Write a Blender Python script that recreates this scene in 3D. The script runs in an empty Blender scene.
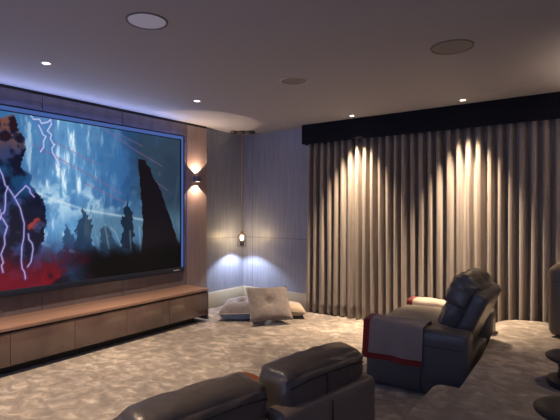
import bpy, bmesh, math, random
import numpy as np
from mathutils import Vector, Matrix
random.seed(4)
C = bpy.context.scene.collection
R = math.radians
H = 2.6            # ceiling height
XL, YB = -4.65, 5.45   # left wall plane, curtain wall plane
XP = -4.57         # face of the panelling on the left wall
XR, YF = .8, -1.6

# ------------------------------------------------------------------ materials
MAT = {}
def mat(name):
    m = bpy.data.materials.new(name); m.use_nodes = True
    return m, m.node_tree.nodes, m.node_tree.links, m.node_tree.nodes['Principled BSDF']
def simple(name, col, rough=.5, metal=0., spec=.5, bump=0., bscale=200., coat=0., sheen=0.):
    m, N, L, b = mat(name)
    b.inputs['Base Color'].default_value = (*col, 1)
    b.inputs['Roughness'].default_value = rough
    b.inputs['Metallic'].default_value = metal
    b.inputs['Specular IOR Level'].default_value = spec
    b.inputs['Coat Weight'].default_value = coat
    b.inputs['Coat Roughness'].default_value = .15
    b.inputs['Sheen Weight'].default_value = sheen
    if bump:
        tc = N.new('ShaderNodeTexCoord'); n = N.new('ShaderNodeTexNoise'); n.inputs['Scale'].default_value = bscale
        n.inputs['Detail'].default_value = 4
        bp = N.new('ShaderNodeBump'); bp.inputs['Strength'].default_value = bump; bp.inputs['Distance'].default_value = .01
        L.new(tc.outputs['Object'], n.inputs['Vector']); L.new(n.outputs['Fac'], bp.inputs['Height']); L.new(bp.outputs['Normal'], b.inputs['Normal'])
    MAT[name] = m
    return m
def noisy(name, cols, scale, stretch=(1,1,1), rough=.6, distort=0., detail=4., metal=0., spec=.5, bump=0., coat=0., sheen=0., rot=(0,0,0), bscale=None):
    """colour ramp over a stretched noise; cols = [(pos,(r,g,b)), ...]"""
    m, N, L, b = mat(name)
    tc = N.new('ShaderNodeTexCoord'); mp = N.new('ShaderNodeMapping'); mp.inputs['Scale'].default_value = stretch; mp.inputs['Rotation'].default_value = rot
    n = N.new('ShaderNodeTexNoise'); n.inputs['Scale'].default_value = scale; n.inputs['Detail'].default_value = detail; n.inputs['Distortion'].default_value = distort
    r = N.new('ShaderNodeValToRGB'); e = r.color_ramp.elements
    while len(e) < len(cols): e.new(.5)
    for k, (p, c) in enumerate(cols): e[k].position = p; e[k].color = (*c, 1)
    L.new(tc.outputs['Object'], mp.inputs['Vector']); L.new(mp.outputs['Vector'], n.inputs['Vector']); L.new(n.outputs['Fac'], r.inputs['Fac']); L.new(r.outputs['Color'], b.inputs['Base Color'])
    b.inputs['Roughness'].default_value = rough; b.inputs['Metallic'].default_value = metal; b.inputs['Specular IOR Level'].default_value = spec
    b.inputs['Coat Weight'].default_value = coat; b.inputs['Coat Roughness'].default_value = .12; b.inputs['Sheen Weight'].default_value = sheen
    if bump:
        bp = N.new('ShaderNodeBump'); bp.inputs['Strength'].default_value = bump; bp.inputs['Distance'].default_value = .01
        if bscale:
            n2 = N.new('ShaderNodeTexNoise'); n2.inputs['Scale'].default_value = bscale; n2.inputs['Detail'].default_value = 5
            L.new(tc.outputs['Object'], n2.inputs['Vector']); L.new(n2.outputs['Fac'], bp.inputs['Height'])
        else: L.new(n.outputs['Fac'], bp.inputs['Height'])
        L.new(bp.outputs['Normal'], b.inputs['Normal'])
    MAT[name] = m
    return m
def emit(name, col, s):
    m, N, L, b = mat(name)
    b.inputs['Base Color'].default_value = (0, 0, 0, 1)
    b.inputs['Emission Color'].default_value = (*col, 1); b.inputs['Emission Strength'].default_value = s
    MAT[name] = m
    return m

simple('ceiling_paint', (.325, .325, .365), .75, spec=.25)
# carpet: cut-pile with crushed, swirling light and dark patches
def carpet(name, dark, mid, light):
    m, N, L, b = mat(name)
    tc = N.new('ShaderNodeTexCoord')
    w = N.new('ShaderNodeTexNoise'); w.inputs['Scale'].default_value = 3.2; w.inputs['Detail'].default_value = 2
    ad = N.new('ShaderNodeMixRGB'); ad.blend_type = 'ADD'; ad.inputs['Fac'].default_value = .22
    L.new(tc.outputs['Object'], w.inputs['Vector']); L.new(tc.outputs['Object'], ad.inputs['Color1']); L.new(w.outputs['Color'], ad.inputs['Color2'])
    mp = N.new('ShaderNodeMapping'); mp.inputs['Scale'].default_value = (1, 1.35, 1); mp.inputs['Rotation'].default_value = (0, 0, R(-25))
    L.new(ad.outputs['Color'], mp.inputs['Vector'])
    n = N.new('ShaderNodeTexNoise'); n.inputs['Scale'].default_value = 8.5; n.inputs['Detail'].default_value = 5; n.inputs['Roughness'].default_value = .6; n.inputs['Distortion'].default_value = .45
    L.new(mp.outputs['Vector'], n.inputs['Vector'])
    r = N.new('ShaderNodeValToRGB'); e = r.color_ramp.elements; e.new(.5)
    for k, (p, c) in enumerate([(.34, dark), (.52, mid), (.70, light)]): e[k].position = p; e[k].color = (*c, 1)
    q = N.new('ShaderNodeTexNoise'); q.inputs['Scale'].default_value = 1.7; q.inputs['Detail'].default_value = 3; L.new(tc.outputs['Object'], q.inputs['Vector'])
    m1 = N.new('ShaderNodeMath'); m1.operation = 'MULTIPLY_ADD'; m1.inputs[1].default_value = .55; m1.inputs[2].default_value = -.275; L.new(q.outputs['Fac'], m1.inputs[0])
    m2 = N.new('ShaderNodeMath'); m2.operation = 'ADD'; L.new(n.outputs['Fac'], m2.inputs[0]); L.new(m1.outputs[0], m2.inputs[1])
    L.new(m2.outputs[0], r.inputs['Fac']); L.new(r.outputs['Color'], b.inputs['Base Color'])
    f = N.new('ShaderNodeTexNoise'); f.inputs['Scale'].default_value = 160; f.inputs['Detail'].default_value = 3
    L.new(tc.outputs['Object'], f.inputs['Vector'])
    bp = N.new('ShaderNodeBump'); bp.inputs['Strength'].default_value = .5; bp.inputs['Distance'].default_value = .012
    L.new(f.outputs['Fac'], bp.inputs['Height']); L.new(bp.outputs['Normal'], b.inputs['Normal'])
    b.inputs['Roughness'].default_value = .95; b.inputs['Specular IOR Level'].default_value = .1; b.inputs['Sheen Weight'].default_value = .25
    MAT[name] = m
carpet('carpet', (.19, .166, .145), (.285, .248, .215), (.50, .445, .385))
# wall covering: silky vertical-streak paper with joint lines
def wallpaper(name, axis, seams, zs):
    m, N, L, b = mat(name)
    tc = N.new('ShaderNodeTexCoord'); mp = N.new('ShaderNodeMapping'); mp.inputs['Scale'].default_value = (14, 14, .9)
    n = N.new('ShaderNodeTexNoise'); n.inputs['Scale'].default_value = 2.2; n.inputs['Detail'].default_value = 6
    L.new(tc.outputs['Object'], mp.inputs['Vector']); L.new(mp.outputs['Vector'], n.inputs['Vector'])
    r = N.new('ShaderNodeValToRGB'); e = r.color_ramp.elements
    e[0].position = .3; e[0].color = (.215, .235, .31, 1); e[1].position = .72; e[1].color = (.29, .315, .395, 1)
    L.new(n.outputs['Fac'], r.inputs['Fac'])
    sp = N.new('ShaderNodeSeparateXYZ'); L.new(tc.outputs['Object'], sp.inputs['Vector'])
    cur = None
    for ch, vals, wd in ((axis, seams, .006), ('Z', zs, .007)):
        for v in vals:
            c = N.new('ShaderNodeMath'); c.operation = 'COMPARE'; c.inputs[1].default_value = v; c.inputs[2].default_value = wd
            L.new(sp.outputs[ch], c.inputs[0])
            if cur is None: cur = c.outputs[0]
            else:
                a = N.new('ShaderNodeMath'); a.operation = 'MAXIMUM'; L.new(cur, a.inputs[0]); L.new(c.outputs[0], a.inputs[1]); cur = a.outputs[0]
    mx = N.new('ShaderNodeMixRGB'); mx.inputs['Color2'].default_value = (.10, .09, .09, 1)
    s = N.new('ShaderNodeMath'); s.operation = 'MULTIPLY'; s.inputs[1].default_value = .55; L.new(cur, s.inputs[0]); L.new(s.outputs[0], mx.inputs['Fac'])
    L.new(r.outputs['Color'], mx.inputs['Color1']); L.new(mx.outputs['Color'], b.inputs['Base Color'])
    b.inputs['Roughness'].default_value = .42; b.inputs['Specular IOR Level'].default_value = .45
    MAT[name] = m
wallpaper('wallpaper_left', 'Y', [], [1.0])
wallpaper('wallpaper_back', 'X', [-4.46], [1.0])
simple('plain_wall', (.30, .28, .27), .8)
noisy('panel_lacquer', [(.3, (.105, .088, .105)), (.7, (.14, .118, .138))], 3, (1, 3, .7), rough=.26, coat=.4)
noisy('copper_panel', [(.3, (.23, .17, .165)), (.7, (.29, .22, .21))], 3, (6, 9, .6), rough=.3, coat=.4)
noisy('cabinet_front', [(.3, (.125, .085, .075)), (.7, (.18, .122, .105))], 3, (6, 1.2, .8), rough=.16, coat=.9)
noisy('cabinet_top', [(.3, (.27, .165, .125)), (.7, (.36, .22, .165))], 4, (8, .7, 1), rough=.30, coat=.5)
simple('shadow_gap', (.012, .012, .013), .6)  # near-black; shade inside the recesses is put into the colour
simple('baseboard_paint', (.52, .47, .36), .45)
simple('frame_velvet', (.014, .019, .038), .6, spec=.2)
simple('frame_edge', (.10, .13, .22), .35)
simple('pelmet_fabric', (.007, .008, .014), .75, spec=.12, bump=.2, bscale=300)
noisy('curtain_fabric', [(.25, (.165, .138, .122)), (.5, (.265, .228, .20)), (.75, (.38, .33, .29))], 2.0, (26, 10, .6), rough=.55, detail=5, sheen=.3, spec=.35)
simple('leather_grey', (.085, .083, .090), .36, bump=.25, bscale=34)
simple('leather', (.105, .088, .077), .34, bump=.28, bscale=34)
simple('leather_brown', (.19, .152, .125), .40, bump=.22, bscale=30)
simple('leather_dark', (.095, .092, .092), .32, bump=.4, bscale=18)
simple('leather_seat', (.36, .32, .27), .38, bump=.25, bscale=25)
simple('leather_tan', (.115, .092, .076), .45, bump=.25, bscale=30)
simple('seam_thread', (.018, .016, .015), .7)
simple('black_plastic', (.015, .016, .022), .4)
simple('dark_leather', (.016, .018, .028), .4, bump=.2, bscale=40)
simple('throw_wool', (.285, .235, .215), .95, bump=.5, bscale=140, sheen=.3)
simple('throw_cream', (.60, .51, .42), .95, bump=.5, bscale=140, sheen=.3)
simple('throw_red', (.20, .012, .012), .9, bump=.4, bscale=140, sheen=.3)
simple('throw_orange', (.55, .16, .05), .9, bump=.4, bscale=140)
noisy('cushion_grey', [(.3, (.125, .108, .104)), (.7, (.185, .16, .155))], 20, rough=.9, sheen=.4, bump=.3)
noisy('cushion_mauve', [(.3, (.145, .13, .14)), (.7, (.21, .19, .20))], 20, rough=.9, sheen=.4, bump=.3)
noisy('cushion_blue', [(.3, (.10, .16, .27)), (.7, (.16, .24, .38))], 20, rough=.9, sheen=.4, bump=.3)
noisy('cushion_beige', [(.3, (.34, .28, .22)), (.7, (.46, .38, .30))], 20, rough=.9, sheen=.4, bump=.3)
simple('white_grille', (.76, .83, 1.0), .7)
simple('grey_grille', (.20, .19, .19), .7)
simple('dim_grille', (.20, .19, .19), .7)
simple('grille_ring', (.10, .095, .10), .6)
simple('pale_ring', (.42, .40, .40), .6)
simple('white_metal', (.75, .74, .72), .4)
simple('bronze', (.10, .085, .075), .35, metal=.7)
simple('sconce_metal', (.10, .10, .14), .4)
simple('brass', (.55, .38, .2), .3, metal=.9)
emit('lamp_lens', (1, .86, .68), 9)
emit('bulb_glow', (1, .80, .45), 9)
emit('sconce_lens', (1, .76, .52), 5)
emit('led_blue', (.22, .34, 1.0), 14)
emit('frame_blue_glow', (.10, .20, .62), .55)  # blue light falling on the frame, put in as emission
m, N, L, b = mat('clear_glass')
tr = N.new('ShaderNodeBsdfTransparent'); tr.inputs['Color'].default_value = (.93, .92, .9, 1)
gy = N.new('ShaderNodeBsdfGlossy'); gy.inputs['Roughness'].default_value = .05; fr = N.new('ShaderNodeFresnel'); fr.inputs['IOR'].default_value = 1.14
mx = N.new('ShaderNodeMixShader'); cap = N.new('ShaderNodeMath'); cap.operation = 'MULTIPLY'; cap.inputs[1].default_value = .3; L.new(fr.outputs[0], cap.inputs[0]); L.new(cap.outputs[0], mx.inputs[0]); L.new(tr.outputs[0], mx.inputs[1]); L.new(gy.outputs[0], mx.inputs[2])
L.new(mx.outputs[0], N['Material Output'].inputs['Surface'])
MAT['clear_glass'] = m

# ------------------------------------------------------------------ helpers
def obj(name, bm, m, parent=None, smooth=True, sharp=40, loc=None):
    me = bpy.data.meshes.new(name)
    bmesh.ops.recalc_face_normals(bm, faces=bm.faces)
    bm.to_mesh(me); bm.free()
    me.materials.append(MAT[m])
    if smooth:
        me.polygons.foreach_set('use_smooth', [True] * len(me.polygons))
        me.set_sharp_from_angle(angle=R(sharp))
    o = bpy.data.objects.new(name, me); C.objects.link(o)
    if parent is not None: o.parent = parent
    if loc is not None: o.location = loc
    return o
def tag(o, label, cat, group=None):
    o['label'] = label; o['category'] = cat
    if group: o['group'] = group
    return o
def thing(name, label, cat, loc=(0, 0, 0), rz=0., group=None):
    o = bpy.data.objects.new(name, None); C.objects.link(o); o.empty_display_size = .1
    o.location = loc; o.rotation_euler = (0, 0, rz)
    return tag(o, label, cat, group)
def struct(name, bm, m, **k):
    o = obj(name, bm, m, **k); o['kind'] = 'structure'
    return o
def box(bm, lo, hi, r=0., seg=2):
    lo, hi = Vector(lo), Vector(hi)
    g = bmesh.ops.create_cube(bm, size=1, matrix=Matrix.Translation((lo + hi) / 2) @ Matrix.Diagonal((*(hi - lo), 1)))
    if r:
        es = list({e for v in g['verts'] for e in v.link_edges})
        bmesh.ops.bevel(bm, geom=es, offset=r, segments=seg, affect='EDGES', profile=.5)
    return bm
def B(*a, **k): return box(bmesh.new(), *a, **k)
def puff(bm, c, size, r, bulge=(0, 0, 0), n=12, M=None, wr=0., seed=0):
    """upholstered block: rounded box whose faces bulge out; M is an extra transform about its centre"""
    h = Vector(size) / 2; rnd = random.Random(seed); ph = [rnd.uniform(0, 6.3) for _ in range(6)]
    ts = [math.sin((i / n - .5) * math.pi * .96) / math.sin(.48 * math.pi) for i in range(n + 1)]
    cache = {}
    def pos(u, v, w):
        p = Vector((u * h.x, v * h.y, w * h.z))
        inn = Vector([max(-h[i] + r, min(h[i] - r, p[i])) for i in range(3)])
        d = p - inn
        q = inn + d.normalized() * r if d.length > 1e-9 else p
        q.x += bulge[0] * u * (1 - v * v) * (1 - w * w)
        q.y += bulge[1] * v * (1 - u * u) * (1 - w * w)
        q.z += bulge[2] * w * (1 - u * u) * (1 - v * v)
        if wr:
            q += Vector((u, v, w)) * wr * (math.sin(9 * v + 5 * w + ph[0]) * math.sin(7 * w + 4 * u + ph[1]) + .6 * math.sin(17 * v - 8 * w + ph[2]))
        q = (M @ q if M else q) + Vector(c)
        k = (round(u, 5), round(v, 5), round(w, 5))
        if k not in cache: cache[k] = bm.verts.new(q)
        return cache[k]
    for ax in range(3):
        for s in (-1, 1):
            for i in range(n):
                for j in range(n):
                    q = []
                    for a, b_ in ((i, j), (i + 1, j), (i + 1, j + 1), (i, j + 1)):
                        t = [0, 0, 0]; t[ax] = s; t[(ax + 1) % 3] = ts[a]; t[(ax + 2) % 3] = ts[b_]
                        q.append(pos(*t))
                    if s < 0: q.reverse()
                    bm.faces.new(q)
    return bm
def P(*a, **k): return puff(bmesh.new(), *a, **k)
def tube(bm, pts, r, seg=8, closed=False):
    pts = [Vector(p) for p in pts]; n = len(pts); rings = []
    for i, p in enumerate(pts):
        a = pts[(i - 1) % n] if closed or i else p; b_ = pts[(i + 1) % n] if closed or i < n - 1 else p
        t = (b_ - a).normalized()
        u = t.cross(Vector((0, 0, 1)) if abs(t.z) < .9 else Vector((1, 0, 0))).normalized(); w = t.cross(u)
        rings.append([bm.verts.new(p + r * (math.cos(k * 2 * math.pi / seg) * u + math.sin(k * 2 * math.pi / seg) * w)) for k in range(seg)])
    for i in range(n if closed else n - 1):
        A, D = rings[i], rings[(i + 1) % n]
        for k in range(seg): bm.faces.new((A[k], A[(k + 1) % seg], D[(k + 1) % seg], D[k]))
    if not closed:
        bm.faces.new(rings[0][::-1]); bm.faces.new(rings[-1])
    return bm
def T(*a, **k): return tube(bmesh.new(), *a, **k)
def lathe(prof, seg=32, bm=None, c=(0, 0, 0)):
    bm = bm or bmesh.new(); c = Vector(c); rings = []
    for r, z in prof:
        if r < 1e-6: rings.append([bm.verts.new(c + Vector((0, 0, z)))] * seg)
        else: rings.append([bm.verts.new(c + Vector((r * math.cos(k * 2 * math.pi / seg), r * math.sin(k * 2 * math.pi / seg), z))) for k in range(seg)])
    for A, D in zip(rings, rings[1:]):
        for k in range(seg):
            f = []
            for v in (A[k], A[(k + 1) % seg], D[(k + 1) % seg], D[k]):
                if v not in f: f.append(v)
            if len(f) > 2: bm.faces.new(f)
    return bm
def rot(ax, deg): return Matrix.Rotation(R(deg), 3, ax)
def sheet(bm, F, nu, nv, th=.0):
    """grid surface F(u,v)->point,normal-free; th thickens it along its own normal"""
    g = [[Vector(F(i / nu, j / nv)) for j in range(nv + 1)] for i in range(nu + 1)]
    def nrm(i, j):
        a = g[min(i + 1, nu)][j] - g[max(i - 1, 0)][j]; b_ = g[i][min(j + 1, nv)] - g[i][max(j - 1, 0)]
        return a.cross(b_).normalized()
    lay = []
    for s in ((0, 1) if th else (0,)):
        lay.append([[bm.verts.new(g[i][j] + nrm(i, j) * th * s) for j in range(nv + 1)] for i in range(nu + 1)])
    for s, l in enumerate(lay):
        for i in range(nu):
            for j in range(nv):
                q = [l[i][j], l[i + 1][j], l[i + 1][j + 1], l[i][j + 1]]
                bm.faces.new(q if s else q[::-1])
    if th:
        a, d = lay
        edge = [(i, 0) for i in range(nu)] + [(nu, j) for j in range(nv)] + [(i, nv) for i in range(nu, 0, -1)] + [(0, j) for j in range(nv, 0, -1)]
        for k in range(len(edge)):
            p, q = edge[k], edge[(k + 1) % len(edge)]
            bm.faces.new((a[p[0]][p[1]], a[q[0]][q[1]], d[q[0]][q[1]], d[p[0]][p[1]]))
    return bm

# ------------------------------------------------------------------ room shell
struct('floor', B((XL - .1, YF, -.06), (XR, YB + .1, 0)), 'carpet', smooth=False)
struct('ceiling', B((XL - .1, YF, H), (XR, YB + .1, H + .08)), 'ceiling_paint', smooth=False)
struct('wall_left', B((XL - .1, YF, 0), (XL, YB + .1, H)), 'wallpaper_left', smooth=False)
struct('wall_back', B((XL, YB, 0), (XR, YB + .1, H)), 'wallpaper_back', smooth=False)
struct('wall_right', B((XR, YF, 0), (XR + .1, YB + .1, H)), 'plain_wall', smooth=False)
bm = B((XL, YB - .022, 0), (-3.3, YB, .225), r=.006); struct('baseboard_back', bm, 'baseboard_paint')
bm = B((XL, 4.56, 0), (XL + .022, YB - .022, .225), r=.006); struct('baseboard_left', bm, 'baseboard_paint')
# slim ceiling cove along the two walls of the corner
struct('trim_1', B((XL, YB - .02, H - .018), (-3.3, YB, H), r=.005), 'ceiling_paint')
# panelling: separate boards with open joints between them
bm = bmesh.new()
ys = [-1.5, -.55, .40, 1.35, 2.27, 3.20, 4.19]
for a, d in zip(ys, ys[1:]):
    for z0, z1 in ((0.0, .66), (.664, 2.345), (2.349, H - .03)):
        box(bm, (XL + .001, a + .0025, z0), (XP, d - .0025, z1), r=.003, seg=1)
struct('wall_left_panelling', bm, 'panel_lacquer', smooth=False)
struct('trim_2', B((XP - .02, -1.5, H - .03), (XP - .005, 4.57, H)), 'shadow_gap', smooth=False)  # dark strip standing in for the shade in the gap under the ceiling
bm = bmesh.new()
box(bm, (XL + .001, 4.1925, 0), (XP, 4.57, H - .03), r=.003, seg=1)
struct('wall_left_copper_panel', bm, 'copper_panel', smooth=False)
# raised rear platform with a rounded far corner, and a step in front of it
def slab(pts, z0, z1, r):
    bm = bmesh.new()
    vs = [bm.verts.new((x, y, z0)) for x, y in pts]; f = bm.faces.new(vs)
    e = bmesh.ops.extrude_face_region(bm, geom=[f]); up = [v for v in e['geom'] if isinstance(v, bmesh.types.BMVert)]
    for v in up: v.co.z = z1
    es = [d for d in bm.edges if all(abs(v.co.z - z1) < 1e-6 for v in d.verts)]
    bmesh.ops.bevel(bm, geom=es, offset=r, segments=4, affect='EDGES', profile=.5)
    return bm
PZ = .30
edge = [(-.735, YF + .1), (-.74, 2.4), (-.745, 3.0), (-.775, 3.7), (-.82, 4.25), (-.885, 4.75), (-.895, 4.87), (-.88, 4.98), (-.83, 5.08), (-.74, 5.16), (-.60, 5.21), (-.4, 5.22), (XR, 5.22)]
struct('floor_platform', slab([(XR, YF + .1)] + edge, 0, PZ, .022), 'carpet', sharp=60)
struct('floor_step', slab([(-.70, YF + .1), (-1.015, YF + .1), (-1.015, 3.30), (-1.0, 3.345), (-.955, 3.37), (-.70, 3.38)], 0, .15, .02), 'carpet', sharp=60)

# ------------------------------------------------------------------ screen
def smooth(a, b_, x): t = np.clip((x - a) / (b_ - a), 0, 1); return t * t * (3 - 2 * t)
def fbm(u, v, f, seed, octv=5, gain=.55):
    rs = np.random.RandomState(seed); out = np.zeros_like(u); amp = 1; tot = 0
    for o in range(octv):
        g = rs.rand(64, 64); x = u * f; y = v * f
        xi = np.floor(x).astype(int); yi = np.floor(y).astype(int); fx = x - xi; fy = y - yi
        fx = fx * fx * (3 - 2 * fx); fy = fy * fy * (3 - 2 * fy)
        q = lambda i, j: g[i % 64, j % 64]
        out += amp * ((q(xi, yi) * (1 - fx) + q(xi + 1, yi) * fx) * (1 - fy) + (q(xi, yi + 1) * (1 - fx) + q(xi + 1, yi + 1) * fx) * fy)
        tot += amp; amp *= gain; f *= 2
    return out / tot
ASP = 2.957 / 1.664
def seg_d(u, v, pts):
    d = np.full_like(u, 9.)
    for (a, b_), (c, e) in zip(pts, pts[1:]):
        ax, ay, cx, cy = a * ASP, b_, c * ASP, e; px, py = u * ASP, v
        t = np.clip(((px - ax) * (cx - ax) + (py - ay) * (cy - ay)) / ((cx - ax) ** 2 + (cy - ay) ** 2 + 1e-9), 0, 1)
        d = np.minimum(d, np.hypot(px - ax - t * (cx - ax), py - ay - t * (cy - ay)))
    return d
def inside(u, v, poly):
    r = np.zeros(u.shape, bool)
    for (a, b_), (c, e) in zip(poly, poly[1:] + poly[:1]):
        if b_ == e: continue
        r ^= ((b_ > v) != (e > v)) & (u < (c - a) * (v - b_) / (e - b_) + a)
    return r
def picture(u, v):
    """a stormy blue skyline: bright mist on the left, dark towers, red glow and a lightning-struck crag"""
    n1 = fbm(u * ASP, v, 5, 1); n2 = fbm(u * ASP, v, 14, 2); n3 = fbm(u * ASP, v * .22, 30, 3); n4 = fbm(u * ASP, v, 3, 5)
    col = lambda *c: np.array(c, float)[None, :] / 255
    mixc = lambda A, Bc, f: A * (1 - f[:, None]) + Bc * f[:, None]
    c = np.repeat(col(52, 100, 152), u.size, 0)
    c = mixc(c, col(46, 64, 82), smooth(.66, .9, u + .3 * (n1 - .5)))
    c = mixc(c, col(36, 52, 70), smooth(.45, .75, n4) * smooth(.6, .9, u) * .8)
    c = mixc(c, col(24, 66, 122), smooth(.42, .62, n1) * .6 * (1 - smooth(.65, .85, u)))
    c = mixc(c, col(128, 146, 160), smooth(.55, .8, n2 * .5 + n4 * .5) * .5 * smooth(.5, .7, v))
    mist = np.exp(-((u - .47) / .13) ** 2) * smooth(.1, .35, v)
    c = mixc(c, col(120, 178, 222), np.clip(mist * (.25 + .9 * n3), 0, 1))
    c = mixc(c, col(226, 242, 252), np.clip(mist * smooth(.54, .74, n3) * 1.1, 0, 1))
    band = np.exp(-((v - .5) / .11) ** 2) * (1 - smooth(.55, .85, u))
    c = mixc(c, col(190, 220, 240), np.clip(band * smooth(.48, .68, n2) * .9, 0, 1))
    # lower haze
    low = np.exp(-((v - .33) / .13) ** 2) * smooth(.5, .6, u)
    c = mixc(c, col(92, 128, 150), low * .7)
    gl = lambda pts, w, k: np.clip(np.exp(-(seg_d(u, v, pts) / w) ** 2) * k, 0, 1)
    for pts in ([(.37, .83), (.59, .66), (.70, .56)], [(.62, 1.0), (.764, .876), (.90, .78)], [(.44, .86), (.60, .75)], [(.55, .62), (.72, .50)], [(.68, .98), (.80, .91)], [(.80, .72), (.93, .60)]):
        c = mixc(c, col(150, 92, 130), gl(pts, .0045, .5))
    c = mixc(c, col(205, 225, 232), gl([(.355, .565), (.44, .51), (.55, .449), (.84, .368)], .008, .55))
    # dark towers
    def tower(poly, k, colr, f=1.):
        nonlocal c
        w = (fbm(u * ASP, v, 22, k) - .5) * (.012 if k == 15 else .05)
        c = mixc(c, colr, inside(u + w, v + w, poly) * f)
    tower([(.50, .12), (.531, .417), (.55, .485), (.569, .371), (.585, .25), (.62, .1)], 11, col(20, 36, 58), .7)
    tower([(.452, .1), (.47, .30), (.482, .37), (.497, .28), (.52, .1)], 12, col(26, 46, 76), .6)
    tower([(.705, .2), (.713, .414), (.727, .56), (.745, .414), (.765, .15)], 13, col(22, 36, 54), .95)
    tower([(.60, .1), (.615, .26), (.632, .36), (.655, .25), (.70, .18), (.72, .1)], 14, col(26, 40, 58), .6)
    tower([(.778, .814), (.817, .814), (.822, .778), (.837, .758), (.853, .686), (.879, .644), (.921, .487), (.971, .278), (1.01, .133), (1.01, -.01), (.79, -.01), (.803, .376)], 15, col(19, 16, 22))
    c = mixc(c, col(60, 82, 100), gl([(.99, .7), (.965, .42), (.985, .22)], .012, .5) * (u > .9))
    for pts in ([(.63, .35), (.647, .19)], [(.655, .33), (.673, .30), (.70, .20)], [(.741, .30), (.745, .16)], [(.60, .27), (.605, .16)], [(.785, .33), (.79, .16)]):
        c = mixc(c, col(170, 190, 196), gl(pts, .006, .4))
    c = mixc(c, col(3, 4, 6), smooth(.24, .10, v + .10 * (n2 - .5)) * smooth(.42, .60, u))
    # red ember glow low on the left, pale ledge over it
    red = smooth(.30, .06, v + .25 * (n1 - .5)) * (1 - smooth(.42, .60, u + .2 * (n2 - .5)))
    c = mixc(c, col(20, 14, 26), red)
    c = mixc(c, col(122, 14, 30), red * smooth(.42, .60, n1) * .95)
    c = mixc(c, col(130, 155, 190), gl([(.36, .285), (.43, .225), (.50, .19), (.53, .17)], .010, .5) * smooth(.35, .6, n2))
    # crag
    w = (fbm(u * ASP, v, 10, 21) - .5) * .06
    cr = inside(u + w, v + w, [(-.02, 1.1), (.2, 1.02), (.262, .95), (.30, .985), (.325, .90), (.335, .76), (.352, .70), (.372, .60), (.40, .44), (.41, .28), (.39, .1), (.385, -.1), (-.02, -.1)]).astype(float)
    rock = mixc(np.repeat(col(17, 20, 42), u.size, 0), col(46, 60, 104), smooth(.46, .66, n2))
    rock = mixc(rock, col(122, 74, 60), smooth(.72, .86, v + .2 * (n1 - .5)) * smooth(.50, .62, n2) * .9)
    rock = mixc(rock, col(40, 20, 24), smooth(.72, .82, v) * smooth(.52, .40, n2))
    rock = mixc(rock, col(30, 96, 150), smooth(.55, .70, n1) * smooth(.4, .6, v) * .6)
    rock = mixc(rock, col(120, 14, 30), smooth(.28, .04, v + .3 * (n1 - .5)) * .85)
    c = mixc(c, rock, cr)
    c = mixc(c, col(165, 58, 52), gl([(.345, .33), (.375, .40), (.41, .425)], .028, .9) * smooth(.42, .55, n2))
    rs = np.random.RandomState(8)
    def bolt(pts, w, k, colr):
        nonlocal c
        P_ = [pts[0]]
        for (a, b_), (d, e) in zip(pts, pts[1:]):
            for t in (.33, .66, 1): P_.append((a + (d - a) * t + rs.uniform(-.006, .006), b_ + (e - b_) * t + rs.uniform(-.012, .012)))
        c = mixc(c, col(90, 80, 190), gl(P_, w * 3.2, k * .45)); c = mixc(c, colr, gl(P_, w, k))
    for pts in ([(.24, .73), (.285, .60), (.315, .50), (.342, .36), (.335, .16), (.345, .04)], [(.267, .45), (.283, .36), (.275, .2), (.27, .1)], [(.29, .58), (.285, .46), (.262, .40)], [(.31, .52), (.35, .60), (.37, .52)], [(.352, .31), (.365, .22), (.352, .12)], [(.10, .8), (.15, .6), (.13, .4), (.17, .2)]):
        bolt(pts, .0032, .85, col(214, 206, 250))
    for pts in ([(.425, 1.0), (.417, .92), (.435, .86), (.432, .80), (.455, .72)], [(.36, 1.0), (.40, .965), (.43, 1.0)], [(.385, .95), (.405, .88), (.395, .80)]):
        bolt(pts, .004, .8, col(225, 242, 252))
    return c
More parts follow.
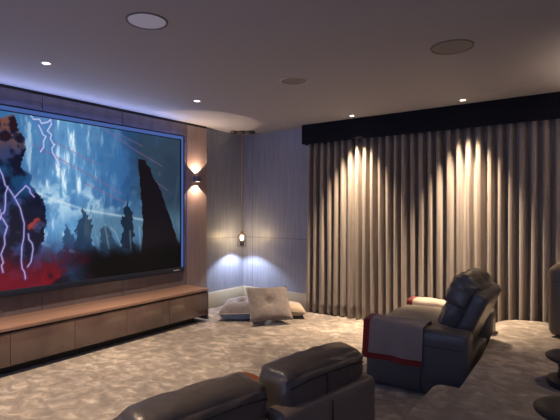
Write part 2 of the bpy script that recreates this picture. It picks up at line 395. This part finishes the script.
def build_screen():
    y0, y1, z0, z1 = 1.07, 4.027, .674, 2.338; xs = -4.52
    t = thing('projection_screen', 'wide lit projection screen showing a stormy blue skyline, mounted on the panelled wall', 'screen', (xs, (y0 + y1) / 2, z0))
    ny, nz = 470, 264
    U, V = np.meshgrid(np.linspace(0, 1, ny + 1), np.linspace(0, 1, nz + 1), indexing='ij'); U = U.ravel(); V = V.ravel()
    co = np.stack([np.zeros(U.size), (U - .5) * (y1 - y0), V * (z1 - z0)], 1)
    i, j = np.meshgrid(np.arange(ny), np.arange(nz), indexing='ij'); a = (i * (nz + 1) + j).ravel()
    fc = np.stack([a, a + nz + 1, a + nz + 2, a + 1], 1)
    me = bpy.data.meshes.new('display'); me.from_pydata(co.tolist(), [], fc.tolist())
    at = me.color_attributes.new('picture', 'FLOAT_COLOR', 'POINT')
    s = np.clip(picture(U, V), 0, 1); lin = np.where(s <= .04045, s / 12.92, ((s + .055) / 1.055) ** 2.4)
    at.data.foreach_set('color', np.concatenate([lin, np.ones((lin.shape[0], 1))], 1).astype(np.float32).ravel())
    m, N, L, b = mat('screen_picture')
    v = N.new('ShaderNodeVertexColor'); v.layer_name = 'picture'
    b.inputs['Base Color'].default_value = (.01, .01, .012, 1); b.inputs['Roughness'].default_value = .7; b.inputs['Specular IOR Level'].default_value = .03
    L.new(v.outputs['Color'], b.inputs['Emission Color']); b.inputs['Emission Strength'].default_value = 1.0
    me.materials.append(m)
    d = bpy.data.objects.new('display', me); C.objects.link(d); d.parent = t
    h = (y1 - y0) / 2; zz = z1 - z0; w = .062
    bm = bmesh.new()
    box(bm, (-.022, -h - w, -w), (.018, h + w, .0), r=.004)
    for lo, hi in (((-.022, -h - w, zz + w - .012), (.018, h + w, zz + w)), ((-.022, h + w - .012, 0), (.018, h + w, zz + w - .012)), ((-.022, -h - w, 0), (.018, -h - w + .012, zz + w - .012))): box(bm, lo, hi, r=.003)
    for lo, hi in (((-.022, -h - .008, zz), (.016, h + .008, zz + .008)), ((-.022, h, 0), (.016, h + .008, zz)), ((-.022, -h - .008, 0), (.016, -h, zz))): box(bm, lo, hi)
    obj('frame', bm, 'frame_velvet', t)
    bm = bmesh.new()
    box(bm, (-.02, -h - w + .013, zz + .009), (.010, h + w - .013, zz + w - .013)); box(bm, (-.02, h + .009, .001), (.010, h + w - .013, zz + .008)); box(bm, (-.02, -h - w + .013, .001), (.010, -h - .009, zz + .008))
    lb = obj('frame_glow_band', bm, 'frame_blue_glow', t, smooth=False); lb['label'] = 'frame band with the blue light on it put in as a dim glow'  # top and side bands glow to imitate blue light on the frame
    obj('backing', B((-.02, -h, 0), (-.004, h, zz)), 'black_plastic', t, smooth=False)
    bm = bmesh.new()
    box(bm, (-.021, -h - w, zz + w + .0003), (-.008, h + w, zz + w + .0015)); box(bm, (-.021, h + w + .0003, 0), (-.008, h + w + .0015, zz + w)); box(bm, (-.021, -h - w - .0015, 0), (-.008, -h - w - .0003, zz + w))
    obj('light_strip', bm, 'led_blue', t, smooth=False)
    l = bpy.data.lights.new('added_ceiling_glow', 'AREA'); l.shape = 'RECTANGLE'; l.size = 2 * h; l.size_y = .012; l.energy = 13; l.color = (.52, .60, 1.0)  # area lamp added on the frame top to tint the ceiling lavender
    lo = bpy.data.objects.new('added_ceiling_glow', l); C.objects.link(lo); lo.location = (xs - .010, (y0 + y1) / 2, z1 + w + .003)
    lo.rotation_euler = Vector((.90, 0, .44)).to_track_quat('-Z', 'X').to_euler()
    l.size, l.size_y = .012, 2 * h
    obj('wall_bracket', B((-.049, -h + .3, .3), (-.023, h - .3, zz - .3)), 'black_plastic', t, smooth=False)
    bm = bmesh.new()
    for k, (wd, hh) in enumerate(((.012, .012), (.010, .009), (.010, .009), (.012, .012), (.010, .009), (.010, .009))):
        yy = h - .12 + k * .017; box(bm, (.0178, yy, -.037), (.0192, yy + wd, -.037 + hh))
    obj('badge', bm, 'white_metal', t, smooth=False)
build_screen()

# ------------------------------------------------------------------ cabinet under the screen
def build_cabinet():
    x0, x1, y0, y1, z0, z1 = XP, -4.129, .0, 4.158, .085, .42
    t = thing('media_cabinet', 'long low glossy copper-brown cabinet along the wall below the screen', 'cabinet', (0, 0, 0))
    obj('plinth', B((x0 + .02, y0, 0), (x1 - .10, y1 - .16, z0)), 'shadow_gap', t, smooth=False)
    obj('side_panel', B((x0 + .005, y1 - .022, .022), (x1 - .001, y1, z1 - .042), r=.002), 'cabinet_front', t)
    obj('body', B((x0 + .005, y0, z0), (x1 - .022, y1 - .024, z1 - .03)), 'shadow_gap', t, smooth=False)
    obj('top', B((x0 + .003, y0 - .01, z1 - .032), (x1 + .008, y1 + .004, z1), r=.003), 'cabinet_top', t)
    edges = [0.0, .6, 1.2, 1.78, 2.36, 2.94, 3.52, y1 - .024]
    for a, d in zip(edges, edges[1:]):
        obj('door', B((x1 - .020, a + .002, z0), (x1, d - .002, z1 - .048), r=.002), 'cabinet_front', t)
build_cabinet()

# ------------------------------------------------------------------ pelmet and curtains
bm = B((-3.425, 5.262, 2.335), (XR - .002, 5.288, H - .001), r=.003)
pel = thing('pelmet', 'long black fabric pelmet box running along the ceiling above the curtains', 'pelmet', (-1.1, 5.27, 2.335))
def rel(o, parent): o.parent = parent; o.location = -Vector(parent.location); return o
rel(obj('fascia', bm, 'pelmet_fabric'), pel)
rel(obj('end_board', B((-3.425, 5.289, 2.335), (-3.400, YB - .001, H - .001)), 'pelmet_fabric'), pel)
rel(obj('top_board', B((-3.399, 5.289, H - .03), (XR - .002, YB - .001, H - .001)), 'pelmet_fabric'), pel)
def build_curtain(xa, xb, label, seed, flare):
    rnd = random.Random(seed); per = .1065; nf = max(3, round((xb - xa) / per)); per = (xb - xa) / nf
    bm = bmesh.new(); K = 26; rows = 16; z0, z1 = .012, 2.40
    amp = [rnd.uniform(.055, .072) for _ in range(nf + 1)]; sh = [rnd.uniform(-.018, .018) for _ in range(nf + 1)]; wb = [rnd.uniform(-.35, .35) for _ in range(nf + 1)]
    def F(u, v):
        s = u * nf; k = min(int(s), nf - 1); f = s - k
        fs = f * f * (3 - 2 * f)
        A = amp[k] * (1 - fs) + amp[k + 1] * fs; S = sh[k] * (1 - fs) + sh[k + 1] * fs; W = wb[k] * (1 - fs) + wb[k + 1] * fs
        z = z1 + (z0 - z1) * v; g = smooth1(0, .14, v)
        p = 2 * math.pi * f + W * (1 + v)
        y = A * (.62 + .38 * g) * math.tanh(2.3 * (math.cos(2 * math.pi * f) - .25 * W - .05)) + .004 * math.sin(3.1 * s + 4 * v)
        x = xa + (xb - xa) * u + S * (.3 + .7 * v) * min(1, s * .5, (nf - s) * .5) + (-per) * (.03 * g) * math.sin(2 * math.pi * f) + .006 * math.sin(s * 1.7 + 3 * v) * v
        x -= flare * v * (1 - u) ** 6
        return (x, 5.370 + y, z)
    def smooth1(a, b_, t):
        t = max(0, min(1, (t - a) / (b_ - a))); return t * t * (3 - 2 * t)
    sheet(bm, F, nf * K, rows, th=.003)
    o = obj('curtain', bm, 'curtain_fabric', sharp=180)
    # origin at the base of the cloth
    me = o.data; c = Vector(((xa + xb) / 2, 5.362, 0)); me.transform(Matrix.Translation(-c)); o.location = c
    return tag(o, label, 'curtain', 'full-length curtains under the pelmet')
build_curtain(-3.395, -1.521, 'pleated taupe full-length curtain nearest the corner with the cushions', 3, .03)
build_curtain(-1.513, .76, 'pleated taupe full-length curtain hanging behind the raised platform', 9, 0)

# ------------------------------------------------------------------ ceiling fittings
def spot(name, loc, target, power, col, size=R(70), blend=.6, rad=.03, parent=None):
    l = bpy.data.lights.new(name, 'SPOT'); l.energy = power; l.color = col; l.spot_size = size; l.spot_blend = blend; l.shadow_soft_size = rad
    o = bpy.data.objects.new(name, l); C.objects.link(o); o.location = loc
    o.rotation_euler = (Vector(target) - Vector(loc)).to_track_quat('-Z', 'Y').to_euler()
    return o
WARM = (1., .74, .50)
def downlight(x, y, power, label, size=70, blend=.7, tgt=None):
    t = thing('recessed_downlight', label, 'downlight', (x, y, H), group='small recessed downlights in the ceiling')
    obj('bezel', lathe([(.027, -.001), (.029, -.004), (.042, -.004), (.044, 0), (.027, 0)]), 'white_metal', t)
    obj('lens', lathe([(0, -.0015), (.026, -.0015), (.026, -.0005)]), 'lamp_lens', t)
    spot('downlight_beam', (x, y, H - .012), (x, y, 0) if tgt is None else tgt, power, WARM, R(size), blend)
downlight(-3.64, 1.84, 270, 'small lit recessed downlight over the screen, nearest the upper left corner', 88)
downlight(-3.58, 3.43, 200, 'small lit recessed downlight beyond the top right corner of the screen', 80)
downlight(-2.57, 5.10, 700, 'small lit recessed downlight before the left half of the pelmet', 68, 1, (-2.55, 5.16, 0))
downlight(-1.24, 5.07, 700, 'small lit recessed downlight before the right half of the pelmet', 66, 1, (-1.22, 5.14, 0))
downlight(.10, 5.07, 25, 'small lit recessed downlight before the far right end of the pelmet', 60, .8)
downlight(-3.64, .24, 240, 'small lit recessed downlight over the left end of the cabinet', 88)
downlight(-1.9, .6, 110, 'small unseen recessed downlight added above the sofa', 90)  # out of view, added to light the carpet and the headrests
downlight(.35, 3.5, 35, 'small unseen recessed downlight added above the raised platform', 90)  # out of view, added for a little warm light on the platform
def speaker(x, y, r, label, gm, rm):
    t = thing('ceiling_speaker', label, 'ceiling speaker', (x, y, H), group='round ceiling speakers')
    obj('rim', lathe([(r - .012, -.001), (r - .010, -.006), (r - .002, -.006), (r, 0), (r - .012, 0)], 40), rm, t)
    obj('grille', lathe([(0, -.005), (r - .014, -.0035), (r - .0125, -.001)], 40), gm, t)
# ceiling positions measured once, metres from the camera's plumb point
speaker(-2.318, 1.796, .128, 'round white ceiling speaker, largest and nearest, towards the screen', 'white_grille', 'grille_ring')
speaker(-2.308, 3.418, .130, 'round grey ceiling speaker with pale rim near the middle of the ceiling', 'dim_grille', 'pale_ring')
speaker(-.899, 3.373, .150, 'round dark grey ceiling speaker on the right of the ceiling', 'grey_grille', 'grille_ring')
speaker(-.895, 4.773, .150, 'round ceiling speaker almost the colour of the ceiling, close to the pelmet', 'ceiling_paint', 'pale_ring')

# ------------------------------------------------------------------ wall sconces
def sconce(loc, nx, label, pu, pd, ang=104, bl=.15):
    t = thing('wall_sconce', label, 'wall light', loc, 0 if nx > 0 else math.pi, group='up and down wall lights')
    obj('housing', B((.012, -.04, -.036), (.085, .04, .036), r=.004), 'sconce_metal', t)
    obj('back_plate', B((0, -.03, -.03), (.013, .03, .03), r=.003), 'sconce_metal', t)
    for s in (1, -1):
        obj('lens', B((.03, -.022, s * .0365 - .001), (.07, .022, s * .0365 + .001)), 'sconce_lens', t, smooth=False)
    for s, p in ((1, pu), (-1, pd)):
        spot('sconce_beam', (loc[0] + nx * .05, loc[1], loc[2] + s * .041), (loc[0] + nx * .05, loc[1], loc[2] + s * 2), p, (1, .70, .46), R(ang), bl, .012)
sconce((XP, 4.345, 1.845), 1, 'small dark box wall sconce lighting up and down, right of the screen', 34, 34)
sconce((XR, 4.45, 1.75), -1, 'small unseen wall sconce added on the right wall for the glow on the ceiling', 240, 1, 130, .8)  # out of view, added to throw a cream glow on the ceiling

# ------------------------------------------------------------------ pendant in the corner
def build_pendant():
    x, y = -4.41, 5.14
    t = thing('pendant_lamp', 'small glass pendant lamp hanging on a long cord in the room corner', 'pendant lamp', (x, y, .86))
    z = H - .86
    bm = bmesh.new()
    r = Vector((.811, .585)); 
    tube(bm, [(-.13 * r.x, -.13 * r.y, z - .012), (.16 * r.x, .16 * r.y, z - .012)], .008)
    obj('ceiling_bar', bm, 'bronze', t)
    for s in (-.12, 0, .15):
        obj('canopy_cup', lathe([(0, z - .045), (.03, z - .043), (.05, z - .032), (.055, z - .018), (.04, z - .002), (0, z)], 20, c=(s * r.x, s * r.y, 0)), 'bronze', t)
    obj('cord', T([(0, 0, .235), (0, 0, z - .03)], .006), 'brass', t)
    obj('socket', lathe([(0, .245), (.018, .243), (.026, .225), (.026, .195), (0, .19)], 20), 'brass', t)
    obj('bulb', lathe([(0, .188), (.020, .184), (.028, .160), (.025, .125), (.014, .108), (0, .104)], 20), 'bulb_glow', t)
    g = lathe([(.028, .205), (.062, .19), (.070, .16), (.070, .03), (.060, .004), (.056, .006), (.066, .032), (.066, .158), (.059, .186), (.028, .200)], 28)
    obj('glass_shade', g, 'clear_glass', t)
    obj('collar', lathe([(.0, .10), (.03, .096), (.034, .06), (.03, .03), (0, .028)], 20), 'sconce_metal', t)
    spot('pendant_beam', (x, y, .86 + .02), (x, y, 0), 36, (.74, .81, 1.0), R(128), .4, .008)
    l = bpy.data.lights.new('pendant_glow', 'POINT'); l.energy = 19; l.color = (1., .70, .38); l.shadow_soft_size = .045
    o = bpy.data.objects.new('pendant_glow', l); C.objects.link(o); o.location = (x, y, 1.01)
build_pendant()

# ------------------------------------------------------------------ armchairs
def arm_panel(bm, x0, x1, ya, yb, z0, z1, r): return puff(bm, ((x0 + x1) / 2, (ya + yb) / 2, (z0 + z1) / 2), (x1 - x0, yb - ya, z1 - z0), r, (.0, .008, .006), n=12)
def armchair(loc, rz, W, aw, az, label, body='leather_grey', head='leather_dark', seat='leather_seat', Lh=.40, r=.04, cat='armchair', bw=None):
    t = thing('armchair', label, cat, loc, rz)
    ins = W / 2 - aw; bw = bw or 2 * ins - .02
    obj('base', P((-.01, 0, .15), (2 * Lh - .09, 2 * ins - .004, .25), .03), body, t)
    for s in (1, -1):
        a = obj('armrest', arm_panel(bmesh.new(), -Lh, Lh, s * ins + (0 if s > 0 else -aw), s * ins + (aw if s > 0 else 0), .012, az, r), body, t)
        y = s * (W / 2 + .0075)
        obj('seam', T([(-.06, y, .04), (-.06, y + s * .003, az * .45), (-.06, y, az - .06)], .0028, 6), 'seam_thread', a)
        obj('seam', T([(-Lh + .03, y, az - .12), (0, y + s * .004, az - .12), (Lh - .03, y, az - .12)], .0028, 6), 'seam_thread', a)
    obj('seat_cushion', P((.09, 0, az - .115), (2 * Lh - .16, 2 * ins - .012, .18), .05, (.02, 0, .06), wr=.004, seed=2), seat, t)
    lean = 24
    M = rot('Y', -lean)
    def at(h, off): return Vector((-.15, 0, az - .12)) + M @ Vector((off, 0, h))
    bk = obj('backrest', P(at(.175, -.115), (.12, bw + .05, .60), .045, (.0, 0, 0), M=M), body, t)
    obj('back_cushion', P(at(.15, .015), (.17, bw - .02, .33), .07, (.03, 0, .02), M=M, wr=.006, seed=5), head, t)
    h = obj('headrest', P(at(.385, .02), (.215, bw - .0, .30), .09, (.03, 0, .025), M=M, wr=.008, seed=8), head, t)
    for q in (.36, .47):
        obj('seam', T([at(q, .135) + Vector((0, -bw / 2 + .06, 0)), at(q, .142), at(q, .135) + Vector((0, bw / 2 - .06, 0))], .003, 6), 'seam_thread', h)
    for sx in (-1, 1):
        for sy in (-1, 1): obj('foot', lathe([(0, 0), (.02, 0), (.024, .026), (0, .026)], 12, c=(sx * (Lh - .12), sy * (ins - .08), 0)), 'black_plastic', t)
    return t
CH = (-1.215, 4.01, 0); CRZ = R(181)
armchair(CH, CRZ, 1.16, .20, .51, 'dark leather recliner armchair with throws on both arms, facing the screen below the platform', bw=.62)
armchair((-.02, 4.935, PZ), R(180), .66, .12, .62, 'taupe leather recliner on the raised platform at the right edge, against the curtain', body='leather_tan', head='leather_tan', seat='leather_tan', Lh=.39, r=.06)

# ------------------------------------------------------------------ throws draped over arms
def throw(loc, rz, x0, x1, yc, w, zt, drop_out, drop_in, s, label, body, hem, hem_front=.055, hem_bot=.045, seed=1, tilt=.0, group='red-edged throws'):
    """cloth over an arm along local X, front edge at x1; s = side (+1/-1) that hangs outside"""
    t = thing('throw_blanket', label, 'throw', loc, rz, group=group)
    rnd = random.Random(seed); p1, p2 = rnd.uniform(0, 6), rnd.uniform(0, 6)
    e = .019; rr = .035; hw = w / 2 + e; zt = zt + e
    path = [(-hw, zt - rr - drop_in), (-hw, zt - rr)]
    for k in range(1, 6): a = math.pi / 2 * k / 6; path.append((-hw + rr - rr * math.cos(a), zt - rr + rr * math.sin(a)))
    path += [(-hw + rr, zt), (0, zt + .006), (hw - rr, zt)]
    for k in range(1, 6): a = math.pi / 2 * k / 6; path.append((hw - rr + rr * math.sin(a), zt - rr + rr * math.cos(a)))
    path += [(hw, zt - rr), (hw, zt - rr - drop_out)]
    Ls = [0]
    for a, d in zip(path, path[1:]): Ls.append(Ls[-1] + math.hypot(d[0] - a[0], d[1] - a[1]))
    tot = Ls[-1]
    def cs(l):
        for k in range(len(path) - 1):
            if l <= Ls[k + 1] + 1e-9:
                f = (l - Ls[k]) / (Ls[k + 1] - Ls[k]); return path[k][0] + f * (path[k + 1][0] - path[k][0]), path[k][1] + f * (path[k + 1][1] - path[k][1])
        return path[-1]
    def Fm(xa, xb, la, lb, off):
        def F(u, v):
            l = la + (lb - la) * v; x = xa + (xb - xa) * u; y, z = cs(l)
            hang = max(0, (zt - rr - z)); side = 1 if l > tot / 2 else -1
            y += side * (off + hang * .05 * (1 + math.sin(x * 21 + p1)) + .003 * math.sin(x * 40 + p2))
            if hang == 0: z += .003 * (1 + math.sin(x * 26 + p2 + 20 * y))+off
            x += tilt * hang * side + .012 * hang * math.sin(9 * l + p1)
            return (x, yc + s * y, z)
        return F
    nu, nv = 26, 46
    obj('cloth', sheet(bmesh.new(), Fm(x0 + .0, x1 - hem_front, hem_bot if drop_in > .1 else 0, tot - hem_bot, 0), nu, nv, th=.006 * -s), body, t)
    hp = obj('hem', sheet(bmesh.new(), Fm(x1 - hem_front, x1, 0, tot, .001), 5, nv, th=.007 * -s), hem, t); hp['label'] = 'red band along the front edge'
    hb = obj('hem', sheet(bmesh.new(), Fm(x0, x1 - hem_front, tot - hem_bot, tot, .001), nu, 4, th=.007 * -s), hem, t); hb['label'] = 'red band along the hanging edge'
    return t
throw(CH, CRZ, -.08, .405, .48, .20, .512, .27, .10, 1, 'grey-brown throw with wide red border over the near arm of the dark armchair', 'throw_wool', 'throw_red', tilt=.03)
throw(CH, CRZ, -.30, .375, -.48, .20, .512, .16, .12, -1, 'cream throw with red end band over the far arm of the dark armchair', 'throw_cream', 'throw_red', seed=4)

# ------------------------------------------------------------------ two-seat sofa seen from behind
def build_sofa():
    F_ang = R(169); loc = (-.964 - .02 * .191, 1.355 - .02 * .982, 0)
    t = thing('sofa', 'brown-grey leather two-seat sofa seen from behind with two headrests, closest to the camera', 'sofa', loc, F_ang)
    # local +X faces the screen, local -Y runs to the far (right-hand) end
    mw = .575
    for s in (-1, 1):
        yc = s * (mw / 2 + .012)
        bf = obj('back_frame', P((.06, yc - (.02 if s < 0 else 0), .345), (.115, mw + (.04 if s < 0 else 0), .63), .035, (.006, 0, 0), n=14), 'leather_brown', t)
        obj('seam', T([(-.0065, yc, .08), (-.0095, yc, .345), (-.004, yc, .64)], .003, 6), 'seam_thread', bf)
        hs = mw - .05 if s < 0 else mw - .03; hy = yc - .03
        hr = obj('headrest', P((.138, hy, .662), (.19, hs, .25), .055, (.012, .0, .016), n=16, M=rot('Y', -6), wr=.0035, seed=3 + s), 'leather', t)
        obj('seam', T([(.0375, hy - hs / 2 + .03, .727), (.029, hy - hs / 4, .740), (.027, hy, .743), (.029, hy + hs / 4, .740), (.0375, hy + hs / 2 - .03, .727)], .0032, 6), 'seam_thread', hr)
        obj('seam', T([(.027, hy + .03, .743), (.023, hy + .03, .70), (.030, hy + .03, .62)], .0028, 6), 'seam_thread', hr)
        obj('seat_cushion', P((.50, yc, .35), (.66, mw - .12, .20), .06, (.02, 0, .03)), 'leather', t)
        obj('back_cushion', P((.20, yc, .50), (.15, mw - .06, .30), .06, (.02, 0, 0), M=rot('Y', -8)), 'leather', t)
        obj('armrest', P((.54, s * (mw + .012 - .05 + .02), .21), (.84, .13, .39), .04), 'leather_brown', t)
    obj('base', B((.10, -mw + .03, .03), (.82, mw - .03, .24), r=.02), 'leather_brown', t)
    throw(loc, F_ang + math.pi, -.965, -.72, .557, .13, .408, .22, .12, 1, 'orange throw with red edge over the far arm of the sofa', 'throw_orange', 'throw_red', seed=6)
build_sofa()

# ------------------------------------------------------------------ floor cushions
def pillow(name, label, loc, eul, w, d, th, m, welt, tuft=True, under=None, cat='cushion'):
    t = thing(name, label, cat, loc, 0, 'cushions on the floor in the corner'); t.rotation_euler = eul
    n = 22
    def half(sg):
        def F(u, v):
            a, b_ = 2 * u - 1, 2 * v - 1
            k = max(0, (1 - a ** 4) * (1 - b_ ** 4)) ** .55
            pin = 1 - .07 * (1 - abs(a * b_)) * (abs(a) ** 3 + abs(b_) ** 3) / 1.2 * (1 if max(abs(a), abs(b_)) > .0 else 0)
            z = sg * th / 2 * k
            if tuft: z *= 1 - .62 * math.exp(-(a * a + b_ * b_) / .05) - .10 * math.exp(-(abs(a) - abs(b_)) ** 2 / .02) * math.exp(-(a * a + b_ * b_) / .5)
            z += .004 * math.sin(7 * a + 3 * b_) * k
            return (a * w / 2 * pin, b_ * d / 2 * pin, z)
        return F
    bm = bmesh.new(); sheet(bm, half(1), n, n)
    if under is None:
        sheet(bm, half(-1), n, n); bmesh.ops.remove_doubles(bm, verts=bm.verts, dist=1e-5); obj('cover', bm, m, t, sharp=180)
    else:
        obj('cover', bm, m, t, sharp=180)
        u = obj('underside', sheet(bmesh.new(), half(-1), n, n), under, t, sharp=180); u['label'] = 'blue underside'
    Fh = half(0); ring = []
    for k in range(n): ring.append(Fh(k / n, 0))
    for k in range(n): ring.append(Fh(1, k / n))
    for k in range(n): ring.append(Fh(1 - k / n, 1))
    for k in range(n): ring.append(Fh(0, 1 - k / n))
    obj('piping', T(ring, .006, 6, closed=True), welt, t)
    if tuft:
        for sg in (1, -1) if under is None else (1,):
            obj('button', lathe([(0, .006), (.009, .004), (.012, -.003), (0, -.004)], 14, c=(0, 0, sg * th / 2 * .36)), welt, t)
    return t
pillow('floor_cushion', 'grey-mauve tufted cushion with blue underside lying flat by the cabinet end', (-3.90, 4.55, .128), (R(4), R(-3), R(30)), .54, .56, .23, 'cushion_mauve', 'cushion_beige', under='cushion_blue')
pillow('floor_cushion', 'beige cushion lying flat near the curtain behind the leaning cushion', (-3.50, 4.97, .10), (R(-2), R(5), R(40)), .52, .46, .17, 'cushion_beige', 'cushion_beige', tuft=False)
ang = math.atan2(.40, .35)
Mx = Matrix.Rotation(R(48.8), 3, 'Z') @ Matrix.Rotation(R(46), 3, 'X')
# bottom edge on the floor, top leaning away from the room's middle onto the flat cushions
pillow('floor_cushion', 'square taupe button-tufted cushion leaning upright in front of the other cushions', Vector((-3.345, 4.455, .025)) + Mx @ Vector((0, .245, .055)), Mx.to_euler(), .53, .49, .15, 'cushion_grey', 'cushion_grey')

# ------------------------------------------------------------------ low pedestal stools on the platform
def stool(x, y, label):
    t = thing('pedestal_stool', label, 'stool', (x, y, PZ), group='low dark pedestal stools on the platform')
    obj('cushion', lathe([(0, .200), (.10, .199), (.145, .195), (.16, .184), (.158, .172), (.14, .158), (0, .155)], 36), 'dark_leather', t)
    obj('pedestal', lathe([(0, .156), (.10, .156), (.085, .10), (.095, .05), (.10, .048), (0, .048)], 28), 'black_plastic', t)
    obj('base', lathe([(0, .05), (.12, .05), (.15, .038), (.156, .018), (.152, 0), (0, 0)], 36), 'dark_leather', t)
stool(-.16, 3.42, 'low dark round stool on the platform, farther one, under the right edge recliner')
stool(-.125, 2.50, 'low dark round stool on the platform, nearer one in the bottom right corner')

# ------------------------------------------------------------------ world and camera
w = bpy.data.worlds.new('World'); bpy.context.scene.world = w; w.use_nodes = True
bg = w.node_tree.nodes['Background']; bg.inputs['Color'].default_value = (.42, .53, 1.0, 1); bg.inputs['Strength'].default_value = 1.12
cam = bpy.data.cameras.new('Camera'); cam.lens = 451 / 560 * 36; cam.sensor_width = 36; cam.clip_start = .05
co = bpy.data.objects.new('Camera', cam); C.objects.link(co); co.location = (0, 0, 1.421); co.rotation_euler = (R(90), 0, R(35.8))
S = bpy.context.scene; S.camera = co
S.view_settings.view_transform = 'Standard'; S.view_settings.look = 'None'; S.view_settings.gamma = 1; S.view_settings.exposure = 0
S.view_settings.use_curve_mapping = False
S.cycles.max_bounces = 10; S.cycles.diffuse_bounces = 6
S.cycles.sample_clamp_indirect = 6
